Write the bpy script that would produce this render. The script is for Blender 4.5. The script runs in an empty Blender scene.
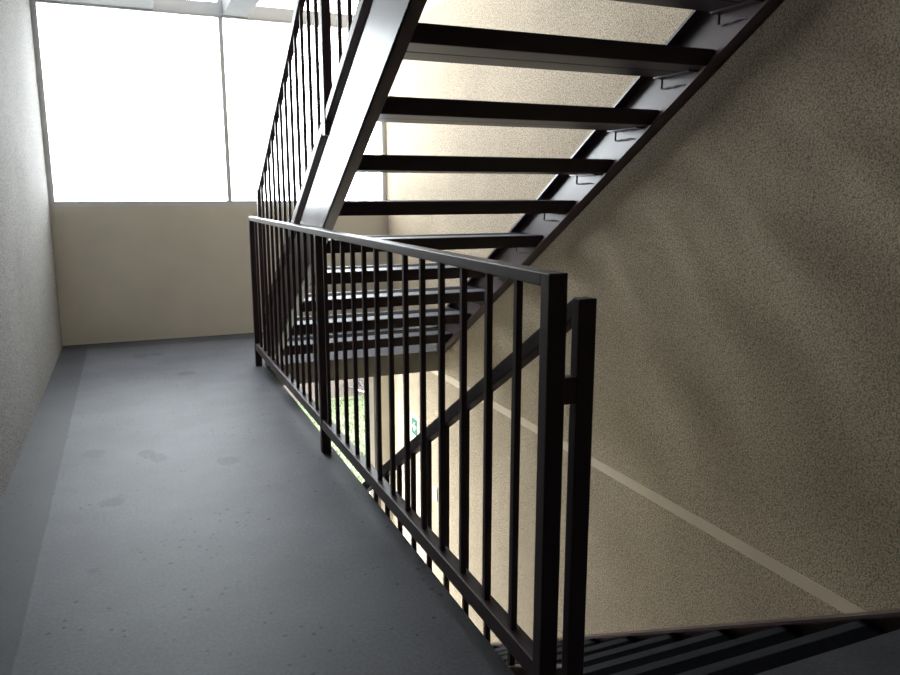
import bpy, bmesh, math, random
from mathutils import Vector, Matrix
random.seed(7)
scene = bpy.context.scene
COL = scene.collection

# ------------------------------------------------------------------ materials
def nodes(name):
    m = bpy.data.materials.new(name)
    m.use_nodes = True
    nt = m.node_tree
    b = nt.nodes['Principled BSDF']
    return m, nt, b

def N(nt, kind, **kw):
    n = nt.nodes.new(kind)
    for k, v in kw.items():
        if k in n.inputs: n.inputs[k].default_value = v
        else: setattr(n, k, v)
    return n

def ramp(nt, src, stops):
    r = nt.nodes.new('ShaderNodeValToRGB')
    el = r.color_ramp.elements
    while len(el) < len(stops): el.new(0.5)
    for e, (p, c) in zip(el, stops):
        e.position = p
        e.color = (c[0], c[1], c[2], 1) if not isinstance(c, (int, float)) else (c, c, c, 1)
    nt.links.new(src, r.inputs[0])
    return r

def mix(nt, mode, fac, a, b):
    x = nt.nodes.new('ShaderNodeMixRGB'); x.blend_type = mode
    for i, v in enumerate((fac, a, b)):
        if hasattr(v, 'is_output') or hasattr(v, 'links'): nt.links.new(v, x.inputs[i])
        elif isinstance(v, (int, float)): x.inputs[i].default_value = v if i == 0 else (v, v, v, 1)
        else: x.inputs[i].default_value = (v[0], v[1], v[2], 1)
    return x.outputs[0]

def math_(nt, op, a, b=None):
    x = nt.nodes.new('ShaderNodeMath'); x.operation = op
    for i, v in enumerate((a, b)):
        if v is None: continue
        if isinstance(v, (int, float)): x.inputs[i].default_value = v
        else: nt.links.new(v, x.inputs[i])
    return x.outputs[0]

def coord(nt):
    return nt.nodes.new('ShaderNodeNewGeometry').outputs['Position']

def noise(nt, vec, scale, detail=3, rough=0.55):
    n = N(nt, 'ShaderNodeTexNoise', Scale=scale, Detail=detail, Roughness=rough)
    nt.links.new(vec, n.inputs['Vector'])
    return n.outputs['Fac']

def bump(nt, b, h, strength, dist):
    bp = N(nt, 'ShaderNodeBump', Strength=strength, Distance=dist)
    nt.links.new(h, bp.inputs['Height']); nt.links.new(bp.outputs[0], b.inputs['Normal'])

def stucco(name, col, pit=0.72, strength=0.8):
    m, nt, b = nodes(name)
    p = coord(nt)
    g = noise(nt, p, 135, 4, 0.75)
    g2 = noise(nt, p, 300, 2, 0.6)
    big = noise(nt, p, 1.6, 3)
    pits = ramp(nt, g, [(0.40, 0.22), (0.48, 0.80), (0.60, 1.22)]).outputs[0]
    tone = ramp(nt, big, [(0.3, 0.9), (0.7, 1.06)]).outputs[0]
    c = mix(nt, 'MULTIPLY', pit, col, pits)
    c = mix(nt, 'MULTIPLY', 1.0, c, tone)
    fine = ramp(nt, g2, [(0.40, 0.50), (0.60, 1.25)]).outputs[0]
    c = mix(nt, 'MULTIPLY', 0.8, c, fine)
    nt.links.new(c, b.inputs['Base Color'])
    b.inputs['Roughness'].default_value = 0.9
    h = math_(nt, 'ADD', g, math_(nt, 'MULTIPLY', g2, 0.4))
    bump(nt, b, h, strength, 0.006)
    return m

def plain(name, col, rough=0.7, var=0.08, scale=4, metal=0.0, spec=0.5):
    m, nt, b = nodes(name)
    p = coord(nt)
    t = ramp(nt, noise(nt, p, scale, 4), [(0.3, 1 - var), (0.7, 1 + var)]).outputs[0]
    c = mix(nt, 'MULTIPLY', 1.0, col, t)
    nt.links.new(c, b.inputs['Base Color'])
    b.inputs['Roughness'].default_value = rough
    b.inputs['Metallic'].default_value = metal
    b.inputs['Specular IOR Level'].default_value = spec
    return m

def paint(name, col, rough):
    m, nt, b = nodes(name)
    p = coord(nt)
    f = noise(nt, p, 6, 3)
    t = ramp(nt, f, [(0.3, 0.92), (0.7, 1.08)]).outputs[0]
    nt.links.new(mix(nt, 'MULTIPLY', 1.0, col, t), b.inputs['Base Color'])
    rr = N(nt, 'ShaderNodeMapRange'); nt.links.new(f, rr.inputs[0])
    rr.inputs['To Min'].default_value = rough * 0.98; rr.inputs['To Max'].default_value = rough * 1.02
    nt.links.new(rr.outputs[0], b.inputs['Roughness'])
    return m

def concrete(name, base, bands=True):
    m, nt, b = nodes(name)
    p = coord(nt)
    s = nt.nodes.new('ShaderNodeSeparateXYZ'); nt.links.new(p, s.inputs[0])
    X, Y, Z = s.outputs
    cloud = ramp(nt, noise(nt, p, 2.2, 6, 0.62), [(0.3, 0.72), (0.7, 1.16)]).outputs[0]
    fine = ramp(nt, noise(nt, p, 90, 5, 0.8), [(0.36, 0.72), (0.64, 1.22)]).outputs[0]
    c = mix(nt, 'MULTIPLY', 1.0, base, cloud)
    c = mix(nt, 'MULTIPLY', 1.0, c, fine)
    # scattered dark specks
    v = N(nt, 'ShaderNodeTexVoronoi', Scale=21.0); nt.links.new(p, v.inputs['Vector'])
    vn = math_(nt, 'ADD', v.outputs['Distance'], math_(nt, 'MULTIPLY', noise(nt, p, 110, 3), 0.30))
    sp = ramp(nt, vn, [(0.25, 0.25), (0.31, 1.0)]).outputs[0]
    gate = ramp(nt, noise(nt, p, 3.1, 2), [(0.46, 0.0), (0.54, 1.0)]).outputs[0]
    c = mix(nt, 'MULTIPLY', gate, c, sp)
    if bands:
        # old damp shoe marks
        wob = math_(nt, 'MULTIPLY', math_(nt, 'SUBTRACT', noise(nt, p, 18, 4, 0.65), 0.5), 1.6)
        for (x, y, rx, ry, k) in STAINS:
            dx = math_(nt, 'DIVIDE', math_(nt, 'SUBTRACT', X, x), rx)
            dy = math_(nt, 'DIVIDE', math_(nt, 'SUBTRACT', Y, y), ry)
            d = math_(nt, 'SQRT', math_(nt, 'ADD', math_(nt, 'MULTIPLY', dx, dx), math_(nt, 'MULTIPLY', dy, dy)))
            d = math_(nt, 'ADD', d, wob)
            mr = N(nt, 'ShaderNodeMapRange'); nt.links.new(d, mr.inputs[0])
            mr.inputs['From Min'].default_value = 0.75; mr.inputs['From Max'].default_value = 1.1
            mr.inputs['To Min'].default_value = k; mr.inputs['To Max'].default_value = 1.0
            c = mix(nt, 'MULTIPLY', 1.0, c, mr.outputs[0])
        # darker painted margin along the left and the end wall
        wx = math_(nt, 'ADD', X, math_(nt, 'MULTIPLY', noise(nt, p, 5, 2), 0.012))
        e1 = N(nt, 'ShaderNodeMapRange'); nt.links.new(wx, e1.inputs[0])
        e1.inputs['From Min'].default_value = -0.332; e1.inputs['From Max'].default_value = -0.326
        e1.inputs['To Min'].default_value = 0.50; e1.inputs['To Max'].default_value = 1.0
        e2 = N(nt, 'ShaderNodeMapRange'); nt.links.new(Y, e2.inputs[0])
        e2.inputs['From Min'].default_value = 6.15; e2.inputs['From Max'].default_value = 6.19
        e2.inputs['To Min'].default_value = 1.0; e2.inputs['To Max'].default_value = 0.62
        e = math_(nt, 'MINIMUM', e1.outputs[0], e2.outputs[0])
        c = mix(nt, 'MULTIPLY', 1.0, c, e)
        # slab sides and underside coloured paler to make up for their shade
        gs = nt.nodes.new('ShaderNodeSeparateXYZ')
        nt.links.new(nt.nodes.new('ShaderNodeNewGeometry').outputs['True Normal'], gs.inputs[0])
        side = math_(nt, 'LESS_THAN', gs.outputs[2], 0.5)
        c = mix(nt, 'MIX', side, c, mix(nt, 'MULTIPLY', 1.0, (0.36, 0.35, 0.29), cloud))
    nt.links.new(c, b.inputs['Base Color'])
    b.inputs['Roughness'].default_value = 0.6
    b.inputs['Specular IOR Level'].default_value = 0.38
    bump(nt, b, noise(nt, p, 120, 4, 0.7), 0.25, 0.002)
    return m

STAINS = [(-0.204, 3.635, 0.046, 0.067, 0.62), (0.010, 3.536, 0.041, 0.058, 0.58), (0.060, 3.464, 0.041, 0.063, 0.64), (0.337, 3.300, 0.048, 0.053, 0.60), (-0.129, 3.007, 0.045, 0.048, 0.62), (-0.171, 2.440, 0.020, 0.021, 0.70), (0.017, 5.795, 0.060, 0.074, 0.72), (0.129, 5.805, 0.053, 0.064, 0.72), (0.289, 5.099, 0.060, 0.059, 0.74)]

def glass_mat():
    m = bpy.data.materials.new('window_glass'); m.use_nodes = True
    nt = m.node_tree; nt.nodes.clear()
    out = nt.nodes.new('ShaderNodeOutputMaterial')
    t = N(nt, 'ShaderNodeBsdfTransparent'); t.inputs[0].default_value = (0.97, 0.985, 0.98, 1)
    g = N(nt, 'ShaderNodeBsdfGlossy'); g.inputs['Roughness'].default_value = 0.03
    fr = N(nt, 'ShaderNodeFresnel', IOR=1.45)
    fm = math_(nt, 'MULTIPLY', fr.outputs[0], 0.6)
    x = nt.nodes.new('ShaderNodeMixShader')
    nt.links.new(fm, x.inputs[0]); nt.links.new(t.outputs[0], x.inputs[1]); nt.links.new(g.outputs[0], x.inputs[2])
    nt.links.new(x.outputs[0], out.inputs[0])
    return m

M = dict(
    wall=stucco('stucco_beige', (0.60, 0.49, 0.355)),
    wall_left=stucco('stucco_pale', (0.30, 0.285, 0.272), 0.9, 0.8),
    end=plain('smooth_plaster', (0.74, 0.71, 0.62), 0.85, 0.05, 3),
    dim=plain('low_bounce_plaster', (0.12, 0.10, 0.085), 0.9, 0.1, 3),  # kept dark so the unseen surfaces bounce little light
    stripe=plain('smooth_band', (0.68, 0.58, 0.45), 0.8, 0.04, 6),
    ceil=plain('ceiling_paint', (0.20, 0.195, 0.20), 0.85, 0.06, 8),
    floor=concrete('concrete_floor', (0.094, 0.098, 0.112)),
    slab=concrete('concrete_lower', (0.46, 0.45, 0.42), False),
    steel=paint('dark_brown_paint', (0.068, 0.040, 0.041), 0.42),
    stringer=paint('brown_stringer_paint', (0.080, 0.050, 0.053), 0.30),
    tread=paint('dark_tread_paint', (0.058, 0.036, 0.037), 0.36),
    grip=plain('anti_slip', (0.009, 0.009, 0.012), 0.95, 0.2, 40, spec=0.06),
    bluish=plain('bluish_grey_steel', (0.050, 0.055, 0.066), 0.55, 0.15, 12, spec=0.25),  # bluish grey strips on the near half and far edge of treads
    weld=plain('weld_seam', (0.030, 0.010, 0.014), 0.5, 0.3, 80),
    frame=plain('white_frame', (0.72, 0.74, 0.76), 0.45, 0.03, 5),
    white=plain('white_plastic', (0.85, 0.86, 0.84), 0.4, 0.02, 5),
    green=plain('sign_green', (0.0, 0.14, 0.06), 0.45, 0.03, 5),
    grey=plain('sign_grey', (0.55, 0.56, 0.56), 0.5, 0.03, 5),
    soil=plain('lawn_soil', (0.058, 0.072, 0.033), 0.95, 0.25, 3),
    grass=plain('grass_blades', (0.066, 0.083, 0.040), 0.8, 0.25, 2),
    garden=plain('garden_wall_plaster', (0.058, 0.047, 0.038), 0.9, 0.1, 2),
    hose=plain('black_rubber', (0.02, 0.02, 0.022), 0.5, 0.1, 10),
    pipe=plain('pale_blue_pipe', (0.50, 0.58, 0.75), 0.4, 0.05, 10),
    glass=glass_mat(),
)

# ------------------------------------------------------------------ mesh helpers
def box(bm, x0, x1, y0, y1, z0, z1, bev=0.0):
    r = bmesh.ops.create_cube(bm, size=1.0)
    vs = r['verts']
    for v in vs:
        v.co = Vector(((x0 + x1) / 2 + v.co.x * (x1 - x0), (y0 + y1) / 2 + v.co.y * (y1 - y0), (z0 + z1) / 2 + v.co.z * (z1 - z0)))
    if bev:
        es = list({e for v in vs for e in v.link_edges})
        bmesh.ops.bevel(bm, geom=es, offset=bev, segments=2, affect='EDGES', profile=0.6)

def prism(bm, poly, x0, x1, bev=0.0):
    """polygon of (y, z) extruded from x0 to x1"""
    a = [bm.verts.new((x0, y, z)) for y, z in poly]
    b = [bm.verts.new((x1, y, z)) for y, z in poly]
    n = len(poly)
    fs = [bm.faces.new(a), bm.faces.new(b[::-1])]
    for i in range(n):
        fs.append(bm.faces.new((a[i], b[i], b[(i + 1) % n], a[(i + 1) % n])))
    bmesh.ops.recalc_face_normals(bm, faces=fs)
    if bev:
        es = list({e for f in fs for e in f.edges})
        bmesh.ops.bevel(bm, geom=es, offset=bev, segments=2, affect='EDGES', profile=0.6)

def tube(bm, pts, r, seg=8):
    rings = []
    for i, p in enumerate(pts):
        p = Vector(p)
        d = (Vector(pts[min(i + 1, len(pts) - 1)]) - Vector(pts[max(i - 1, 0)])).normalized()
        u = d.orthogonal().normalized(); w = d.cross(u)
        rings.append([bm.verts.new(p + r * (math.cos(2 * math.pi * k / seg) * u + math.sin(2 * math.pi * k / seg) * w)) for k in range(seg)])
    for a, b in zip(rings, rings[1:]):
        # align the next ring to avoid twisting
        off = min(range(seg), key=lambda o: sum((a[k].co - b[(k + o) % seg].co).length for k in range(seg)))
        b[:] = b[off:] + b[:off]
        for k in range(seg):
            bm.faces.new((a[k], a[(k + 1) % seg], b[(k + 1) % seg], b[k]))
    bm.faces.new(rings[0][::-1]); bm.faces.new(rings[-1])
    bmesh.ops.recalc_face_normals(bm, faces=bm.faces[:])

def link(name, bm, mat, parent=None, loc=(0, 0, 0), base=None, smooth=False):
    """base = world point that becomes the mesh origin; loc = child location in its parent"""
    if base is not None:
        bmesh.ops.translate(bm, verts=bm.verts[:], vec=-Vector(base))
    me = bpy.data.meshes.new(name)
    bm.to_mesh(me); bm.free()
    me.materials.append(mat)
    if smooth:
        for p in me.polygons: p.use_smooth = True
    o = bpy.data.objects.new(name, me)
    COL.objects.link(o)
    o.location = loc
    if parent: o.parent = parent
    return o

def part(name, bm, mat, root, smooth=False):
    """bm is in world coordinates; the part hangs under root with the root's origin"""
    b = Vector(root.location)
    return link(name, bm, mat, root, base=b, smooth=smooth)

def subpart(name, bm, mat, parent_part, world_origin):
    return link(name, bm, mat, parent_part, base=world_origin)

def thing(name, label, cat, loc, group=None):
    o = bpy.data.objects.new(name, None)
    o.empty_display_size = 0.1
    COL.objects.link(o); o.location = loc
    o['label'] = label; o['category'] = cat
    if group: o['group'] = group
    return o

def tag(o, label, cat, kind=None, group=None):
    o['label'] = label; o['category'] = cat
    if kind: o['kind'] = kind
    if group: o['group'] = group
    return o

def struct(name, boxes, mat, label=None, parent=None, bev=0.0):
    bm = bmesh.new()
    for b in boxes:
        if b[0] == 'edge':      # the corridor edge is not quite parallel to the wall
            P = [(.785, YN), (.792, YN), (.812, YF), (.785, YF)]
            lo = [bm.verts.new((x, y, -T)) for x, y in P]; hi = [bm.verts.new((x, y, 0)) for x, y in P]
            bm.faces.new(lo[::-1]); bm.faces.new(hi)
            for i in range(4): bm.faces.new((lo[i], lo[(i + 1) % 4], hi[(i + 1) % 4], hi[i]))
        else: box(bm, *b, bev=bev)
    boxes = [b for b in boxes if b[0] != 'edge']
    xs = [b[0] for b in boxes]; ys = [b[2] for b in boxes]; zs = [b[4] for b in boxes]
    base = (min(xs), min(ys), min(zs))
    if parent:
        return link(name, bm, mat, parent, base=tuple(parent.location))
    o = link(name, bm, mat, None, loc=base, base=base)
    o['kind'] = 'structure'
    if label: o['label'] = label; o['category'] = name.split('_')[0]
    return o

# ------------------------------------------------------------------ dimensions
XL, XR, XS = -0.513, 2.11, 0.80          # left wall, right wall, slab edge along the stairwell
YB, YE = -2.6, 6.42                      # wall behind the viewer, window wall
YN, YF = 1.25, 5.13                      # near and far edges of the stairwell
ZU = 2.49                                # underside of the floor above
ZLOW = -2.6                              # floor below
ROOF = 5.1
T = 0.15

# ------------------------------------------------------------------ the setting
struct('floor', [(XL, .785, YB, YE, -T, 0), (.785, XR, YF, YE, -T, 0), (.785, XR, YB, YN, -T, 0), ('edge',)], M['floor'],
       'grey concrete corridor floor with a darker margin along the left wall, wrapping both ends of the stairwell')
struct('floor', [(XL, XR, YB, YE, ZLOW - T, ZLOW)], M['slab'], 'grey concrete floor of the storey below, under the stairwell')
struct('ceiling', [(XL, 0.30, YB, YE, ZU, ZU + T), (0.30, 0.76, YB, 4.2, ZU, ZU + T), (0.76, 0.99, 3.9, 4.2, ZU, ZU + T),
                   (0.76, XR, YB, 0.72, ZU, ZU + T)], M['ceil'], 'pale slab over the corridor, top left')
struct('ceiling', [(XL - .2, XR + .2, YB - .2, 5.55, ROOF, ROOF + T)], M['dim'], 'unseen roof slab added to stop light from above, left short over the landing')  # added out of view: blocks toplight, gap lets sky reach the landing
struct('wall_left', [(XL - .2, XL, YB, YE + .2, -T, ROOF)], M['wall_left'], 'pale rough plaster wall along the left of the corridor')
struct('wall_left', [(XL - .2, XL, YB, YE + .2, ZLOW - T, -T)], M['end'], 'unseen wall of the storey below, added in a pale colour to bounce light')  # added unseen and pale, brightens the stair wall opposite by bounce
struct('wall_right', [(XR, XR + .2, YB, YE + .2, ZLOW - T, ROOF)], M['wall'], 'beige rough stucco wall beside the stairs on the right')
struct('wall_front', [(XL, XR, YB - .2, YB, ZLOW - T, ROOF)], M['dim'], 'rough plaster wall behind the viewer')
struct('wall_back', [(XL, XR, YE, YE + .2, -T, 1.05), (XL, -0.3, YE, YE + .2, ZLOW - T, -T)], M['end'], 'smooth beige parapet wall under the big window at the corridor end')
struct('trim_1', [(XR - .002, XR, 1.32, YE, -.222, -.174)], M['stripe'], 'pale smooth band running along the right wall at floor level')
struct('trim_2', [(XR - .002, XR, .73, YE, 2.435, 2.497)], M['stripe'], 'pale smooth band high on the right wall, topmost in view')
struct('trim_3', [(0.80, 0.99, 4.2, YE, ZU, ZU + .12)], M['ceil'], 'concrete beam under the ceiling reaching the window head')
struct('wall_back', [(2.008, XR, YE, YE + .2, ZLOW - T, -T)], M['end'], 'narrow beige wall strip in the corner below, right of the lawn opening')
struct('trim_4', [(1.953, 2.008, YE + .01, YE + .06, ZLOW, -T)], M['ceil'], 'grey door jamb of the lawn opening below')
struct('trim_5', [(1.905, 1.952, YE - .005, YE + .06, ZLOW, -T)], M['frame'], 'white door post beside the lawn opening below')

def window(name, z0, z1, mullx, label):
    root = bpy.data.objects.new(name, None); COL.objects.link(root)
    root.location = (XL, YE, z0); root['kind'] = 'structure'; root['label'] = label; root['category'] = 'window'
    f = 0.038
    y0, y1 = YE + .005, YE + .075
    struct('window_frame', [(XL, XL + f, y0, y1, z0, z1), (XR - f, XR, y0, y1, z0, z1),
                            (XL + f, XR - f, y0, y1, z0, z0 + f), (XL + f, XR - f, y0, y1, z1 - .012, z1)], M['frame'], parent=root)
    struct('mullion', [(mullx - .016, mullx + .016, y0, y1, z0 + f, z1 - .012)], M['frame'], parent=root)
    for a, b in ((XL + f, mullx - .016), (mullx + .016, XR - f)):
        struct('pane', [(a, b, YE + .036, YE + .042, z0 + f, z1 - .012)], M['glass'], parent=root)
    return root
window('window_1', 1.05, ZU, 0.785, 'large bright window with thin white frame at the end of the corridor')
struct('wall_back', [(XL, XR, YE, YE + .2, 4.2, ROOF)], M['end'], 'unseen wall added above the upper glazing to cut its light')  # added out of view to lower the light from the upper glazing
struct('wall_back', [(XL, XR, YE, YE + .1, ZU, 2.55)], M['frame'], 'pale transom between the two storeys of glazing')
window('window_2', 2.55, 4.2, 0.785, 'upper glazing above the transom, seen past the ceiling beam')

# ------------------------------------------------------------------ outside, seen below the landing
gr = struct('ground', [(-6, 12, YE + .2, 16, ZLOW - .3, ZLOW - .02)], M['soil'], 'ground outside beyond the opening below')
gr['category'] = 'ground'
bm = bmesh.new()
for k in range(16000):
    x = random.uniform(0.8, 5.2); y = random.uniform(6.75, 13.4)
    h = random.uniform(.03, .075); w = random.uniform(.006, .012); a = random.uniform(0, math.pi * 2)
    dx, dy = math.cos(a) * w, math.sin(a) * w
    lx, ly = random.uniform(-.03, .03), random.uniform(-.03, .03)
    z = ZLOW - .021
    bm.faces.new([bm.verts.new((x - dx, y - dy, z)), bm.verts.new((x + dx, y + dy, z)), bm.verts.new((x + lx, y + ly, z + h))])
tag(link('lawn_grass', bm, M['grass'], loc=(3, 10, ZLOW - .02), base=(3, 10, ZLOW - .02)),
    'short bright green lawn outside, seen through the railing below the landing', 'grass', kind='stuff')
gw = thing('garden_wall', 'low tan plastered garden wall behind the lawn outside', 'wall', (3.5, 13.6, ZLOW))
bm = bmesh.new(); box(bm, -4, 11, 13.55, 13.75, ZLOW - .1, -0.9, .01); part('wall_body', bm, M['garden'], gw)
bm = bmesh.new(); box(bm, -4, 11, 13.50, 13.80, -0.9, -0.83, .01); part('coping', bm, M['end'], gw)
bm = bmesh.new()
tube(bm, [(3.52, 13.47, -2.33), (3.525, 13.46, -2.38), (3.55, 13.46, -2.41), (3.605, 13.46, -2.405), (3.68, 13.46, -2.44), (3.76, 13.46, -2.485)], .016)
tag(link('garden_hose', bm, M['hose'], loc=(3.6, 13.5, -2.4), base=(3.6, 13.5, -2.4), smooth=True),
    'thin black hose hanging low along the tan garden wall', 'hose')
bm = bmesh.new()
tube(bm, [(3.815, 13.52, -2.32), (3.85, 13.5, -2.37), (3.875, 13.48, -2.43)], .026)
box(bm, 3.79, 3.85, 13.49, 13.56, -2.35, -2.29, .008)
tag(link('garden_tap', bm, M['hose'], loc=(3.85, 13.5, -2.35), base=(3.85, 13.5, -2.35)),
    'small dark garden tap low on the tan garden wall', 'tap')
bm = bmesh.new()
tube(bm, [(3.735, 13.45, -2.47), (3.84, 13.45, -2.51), (3.99, 13.45, -2.565), (4.2, 13.45, -2.59)], .014)
tag(link('water_pipe', bm, M['pipe'], loc=(3.84, 13.45, -2.51), base=(3.84, 13.45, -2.51), smooth=True),
    'pale blue pipe sloping along the foot of the garden wall, by the white door post', 'pipe')

# ------------------------------------------------------------------ flights of stairs
def flight(label, xl, xr, y_bot, z0, r, g, n, y_clip, group, top_off, low_off, zmin, ytop, tilt=1.0):
    """open flight rising towards the viewer. rear top edge of tread i: y = y_bot - i*g, z = z0 + i*r"""
    s = r / g
    line = lambda y: z0 + (y_bot - y) * s
    root = thing('staircase', label, 'stairs', ((xl + xr) / 2, y_bot, z0), group)
    yp = y_clip - 1.3
    sline = lambda y: line(yp) + (yp - y) * s * tilt
    def stringer(web0, web1, fl0, fl1, low_off, top_off):
        def para(lo, hi):
            ya, yb = ytop, y_clip
            P = [(ya, sline(ya) + lo), (yb, sline(yb) + lo), (yb, sline(yb) + hi), (ya, sline(ya) + hi)]
            # cut by the horizontal floor plane
            out = []
            for i in range(4):
                a, b = P[i], P[(i + 1) % 4]
                ina, inb = a[1] >= zmin, b[1] >= zmin
                if ina: out.append(a)
                if ina != inb:
                    t = (zmin - a[1]) / (b[1] - a[1]); out.append((a[0] + t * (b[0] - a[0]), zmin))
            return out
        bm = bmesh.new()
        prism(bm, para(low_off, top_off), web0, web1)
        f = .013
        for lo, hi in ((low_off, low_off + f), (top_off - f, top_off)):
            prism(bm, para(lo, hi), fl0, fl1)
        part('stringer', bm, M['stringer'], root)
    stringer(xl, xl + .008, xl, xl + .047, low_off - .006, top_off + .03)
    stringer(xr - .022, xr, xr - .064, xr, low_off, top_off)
    # one tread: two channels side by side, grip strip on the outer one, brackets with weld beads
    a, b = xl + .009, xr - .023
    D, H = g * 0.975, .06
    proto = bpy.data.objects.new('tread', None)
    def tread_meshes():
        bm = bmesh.new(); box(bm, a, b, 0, D * .5 - .003, -H, 0, .004)
        t = link('tread', bm, M['tread'])
        bm = bmesh.new(); box(bm, a, b, D * .5 + .002, D, -H, 0, .004)
        t2 = link('tread_board', bm, M['tread'], t)
        bm = bmesh.new(); box(bm, a + .004, b - .004, D * .5 + .006, D - .036, -.0005, .002)
        t3 = link('grip_strip', bm, M['grip'], t); t3['label'] = 'matt dark anti-slip strip'
        bm = bmesh.new(); box(bm, a + .004, b - .004, .004, D * .5 - .006, -.0005, .002)
        t4 = link('near_strip', bm, M['bluish'], t); t4['label'] = 'bluish grey walking strip'
        bm = bmesh.new(); box(bm, a + .004, b - .004, D - .034, D - .003, -.0005, .003)
        t5 = link('nosing', bm, M['bluish'], t); t5['label'] = 'bluish grey nosing edge'
        subs = [t2, t3, t4, t5]
        for xs, sg in ((xr - .022, -1), (xl + .008, 1)):
            bm = bmesh.new()
            x0, x1 = sorted((xs, xs + sg * .006)); box(bm, x0, x1, .085, .297, -H - .042, -H - .001)
            x0, x1 = sorted((xs, xs + sg * .05)); box(bm, x0, x1, .085, .297, -H - .007, -H - .001)
            br = link('bracket', bm, M['stringer'], t)
            bm = bmesh.new()
            xx = xs + sg * .007
            pts = [(.085, -H - .004), (.085, -H - .043), (.297, -H - .043), (.297, -H - .004)]
            rng = random.Random(3)
            for (ya, za), (yb, zb) in zip(pts, pts[1:]):
                m = 9 if abs(yb - ya) > .1 else 3
                P = []
                for k in range(m + 1):
                    q = k / m
                    P.append((xx, ya + (yb - ya) * q + rng.uniform(-.001, .001), za + (zb - za) * q + rng.uniform(-.003, .002)))
                tube(bm, P, .0032, 6)
            wd = link('weld_seam', bm, M['weld'], t)
            subs += [br, wd]
        return t, subs
    first, subs = tread_meshes()
    bpy.data.objects.remove(proto)
    def place(t, i):
        t.parent = root
        t.location = Vector((0, y_bot - i * g, z0 + i * r)) - Vector((root.location.x, root.location.y, root.location.z))
    place(first, 1)
    for i in range(2, n + 1):
        c = first.copy(); COL.objects.link(c); place(c, i)
        for sb in subs:
            d = sb.copy(); COL.objects.link(d); d.parent = c
    return root, line

R1, G1 = 0.1855, 0.3088
up, up_line = flight('dark brown steel open-tread stairs rising from the far landing, overhead at top right',
                     XS, 2.072, 5.1226, 0.0, R1, G1, 13, 5.126, None, 0.205, -0.064, 0.0, 0.80)
R2, G2 = -ZLOW / 14, 0.295
down, down_line = flight('dark brown steel stairs going down to the floor below, at bottom right',
                         XS, 2.108, YN + 13 * G2, ZLOW, R2, G2, 13, YN + 13 * G2 + .30, None, 0.200, -0.075, ZLOW, YN + .003)

# ------------------------------------------------------------------ railings
def post_bm(x0, x1, y0, y1, z0, z1, bev=.003):
    bm = bmesh.new(); box(bm, x0, x1, y0, y1, z0, z1, bev); return bm

# railing along the corridor edge
RX0, RX1 = .740, .782
gl = thing('guard_railing', 'dark brown steel railing with square balusters along the corridor edge, in front of the stairs', 'railing', (.757, 3.2, 0))
bm = bmesh.new(); box(bm, RX0, RX1, 1.300, 5.128, .973, 1.0, .003); part('top_rail', bm, M['steel'], gl)
bm = bmesh.new(); box(bm, RX0 + .002, RX1 - .002, 1.300, 5.128, .112, .158, .003); part('bottom_rail', bm, M['steel'], gl)
for y0, zt in ((1.267, 1.0), (3.238, .974), (5.127, 1.0)):
    part('post', post_bm(RX0, RX1, y0, y0 + .034, 0, zt), M['steel'], gl)
xs = (RX0 + RX1) / 2
ys = [1.432 + .1445 * k for k in range(13)] + [3.283 + .1445 * k - .02 for k in range(1, 13)]
bp_ = None
for y in ys:
    if 3.20 < y < 3.30: continue
    if bp_ is None:
        bm = bmesh.new(); box(bm, -.0075, .0075, -.0075, .0075,   .157, .974, .001)
        bp_ = link('baluster', bm, M['steel'], gl, loc=(xs - .757, y - 3.2, 0))
    else:
        c = bp_.copy(); COL.objects.link(c); c.location = (xs - .757, y - 3.2, 0)

def slope_railing(label, x0, x1, line, y_a, y_b, slope, top_off, th, bot_off, posts, bals, hd=.0225):
    """y_a near end, y_b far end; rails follow line(y)"""
    root = thing('stair_railing', label, 'railing', ((x0 + x1) / 2, y_b, line(y_b)))
    def rail(off, name):
        bm = bmesh.new()
        prism(bm, [(y_a, line(y_a) + off - th), (y_b, line(y_b) + off - th), (y_b, line(y_b) + off), (y_a, line(y_a) + off)], x0, x1, .003)
        part(name, bm, M['steel'], root)
    rail(top_off, 'top_rail'); rail(bot_off, 'bottom_rail')
    for (y, zb, zt) in posts:
        part('post', post_bm(x0 - .003, x1 + .004, y - hd, y + hd, zb, zt), M['steel'], root)
    xm = (x0 + x1) / 2
    base = None
    L = top_off - th - bot_off
    for y in bals:
        if all(abs(y - p[0]) > .045 for p in posts):
            if base is None:
                bm = bmesh.new()
                d = .0075
                s = slope
                prism(bm, [(-d, d * s), (d, -d * s), (d, L - d * s), (-d, L + d * s)], -d, d, .001)
                base = link('baluster', bm, M['steel'], root); c = base
            else:
                c = base.copy(); COL.objects.link(c)
            c.location = Vector((xm, y, line(y) + bot_off)) - Vector(root.location)
    return root

slope_railing('dark steel railing climbing with the stairs, standing against the bright window', .791, .822, up_line, .85, 5.06, R1 / G1,
              1.158, .05, .34,
              [(5.07, up_line(5.07) + .222, up_line(5.07) + 1.165), (3.23, up_line(3.23) + .25, up_line(3.23) + 1.155), (1.10, up_line(1.1) + .25, up_line(1.1) + 1.155)],
              [.98 + .1445 * k for k in range(15)] + [3.383 + .1445 * k for k in range(12)])
dr = lambda y: .918 - .616 * (y - 1.342)
slope_railing('dark steel handrail with balusters going down the lower stairs, behind the corridor railing', .812, .846, dr, 1.293, 5.10, .616,
              0.0, .042, -.82,
              [(1.280, -.45, .947), (3.2, down_line(3.2) + .20, dr(3.2) - .02), (5.08, ZLOW + .001, dr(5.08) - .02)],
              [1.42 + .1445 * k for k in range(25)], .0135)
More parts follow.
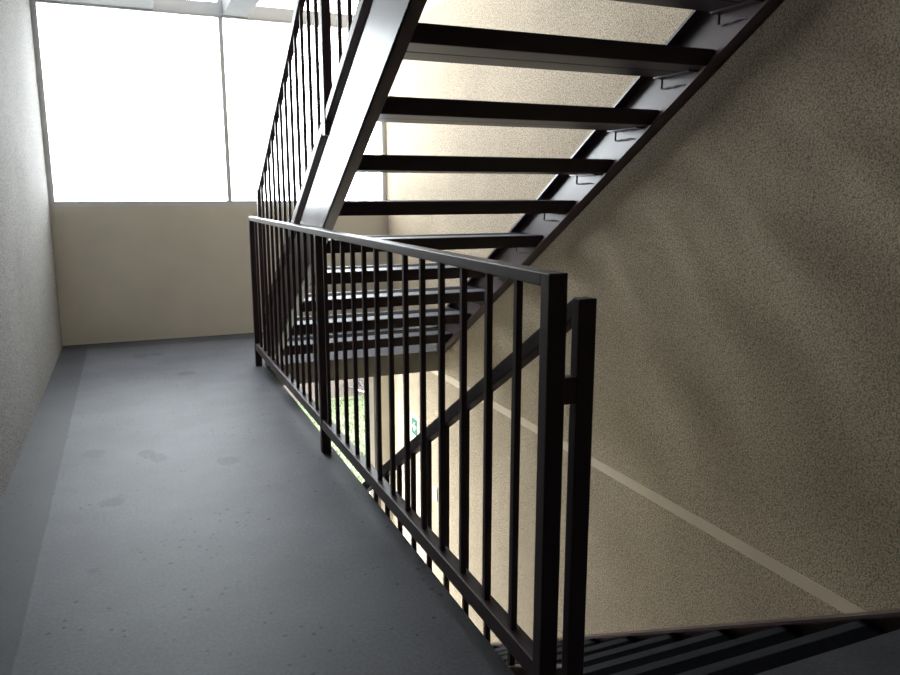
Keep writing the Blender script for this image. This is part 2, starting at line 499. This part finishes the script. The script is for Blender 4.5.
# the little plate that ties the two end posts together
pl = bpy.data.objects['guard_railing']
bm = bmesh.new(); box(bm, RX1 - .001, .8085, 1.268, 1.292, .735, .790, .001)
part('connector', bm, M['steel'], pl)
bm = bmesh.new(); box(bm, RX1 - .001, .8085, 1.268, 1.292, -.05, .03, .001)
part('connector', bm, M['steel'], pl)

# ------------------------------------------------------------------ sign and switch on the right wall below
sg = thing('exit_sign', 'small white and green sign with a left arrow on the right wall below', 'sign', (XR, 5.77, -.80))
bm = bmesh.new(); box(bm, XR - .004, XR, 5.67, 5.87, -.905, -.675, .001); part('sign_plate', bm, M['white'], sg)
bm = bmesh.new(); box(bm, XR - .006, XR - .004, 5.70, 5.84, -.845, -.705); pp = part('green_field', bm, M['green'], sg)
bm = bmesh.new()
yc, zc = 5.77, -.775
def PP(u, v): return (yc - u, zc + v)          # u to the viewer's right = towards -y
prism(bm, [PP(-.046, 0), PP(-.004, -.036), PP(.012, -.036), PP(-.014, -.011), PP(.046, -.011), PP(.046, .011), PP(-.014, .011), PP(.012, .036), PP(-.004, .036)], XR - .0075, XR - .006)
part('arrow', bm, M['white'], sg)
bm = bmesh.new()
box(bm, XR - .005, XR - .004, 5.74, 5.80, -.882, -.868)
part('caption_strip', bm, M['grey'], sg)
sw = thing('wall_switch', 'tiny white light switch on the right wall below, lower than the arrow sign', 'switch', (XR, 5.3, -1.19))
bm = bmesh.new(); box(bm, XR - .010, XR, 5.265, 5.335, -1.245, -1.135, .003); part('switch_plate', bm, M['white'], sw)
bm = bmesh.new(); box(bm, XR - .014, XR - .010, 5.285, 5.315, -1.215, -1.165, .001); part('rocker', bm, M['white'], sw)

# ------------------------------------------------------------------ light and camera
w = bpy.data.worlds.new('sky'); scene.world = w; w.use_nodes = True
bg = w.node_tree.nodes['Background']
bg.inputs[0].default_value = (0.93, 0.965, 1.01, 1); bg.inputs[1].default_value = 17.0

def portal(name, loc, sx, sy):
    l = bpy.data.lights.new(name, 'AREA'); l.shape = 'RECTANGLE'; l.size = sx; l.size_y = sy
    l.cycles.is_portal = True
    o = bpy.data.objects.new(name, l); COL.objects.link(o); o.location = loc
    o.rotation_euler = (math.radians(-90), 0, 0)
    return o
portal('window_portal', ((XL + XR) / 2, YE + .15, 1.77), XR - XL, 1.5)
portal('upper_portal', ((XL + XR) / 2, YE + .15, 3.4), XR - XL, 1.6)
rp = portal('roof_portal', ((XL + XR) / 2, 6.05, ROOF + .05), XR - XL, 1.0); rp.rotation_euler = (0, 0, 0)
portal('opening_portal', (0.85, YE + .15, -1.4), 2.35, 2.5)

cam = bpy.data.cameras.new('camera'); co = bpy.data.objects.new('camera', cam); COL.objects.link(co)
co.location = (0, 0, 1.1528)
co.rotation_mode = 'XYZ'
co.rotation_euler = (math.pi / 2 - .188, 0, -.3985)
cam.sensor_width = 36; cam.lens = 761.76 / 900 * 36; cam.clip_start = 0.02
scene.camera = co

scene.view_settings.view_transform = 'Standard'
scene.view_settings.look = 'None'
scene.view_settings.exposure = 0.30
scene.view_settings.gamma = 0.94
scene.cycles.max_bounces = 10
scene.cycles.diffuse_bounces = 6
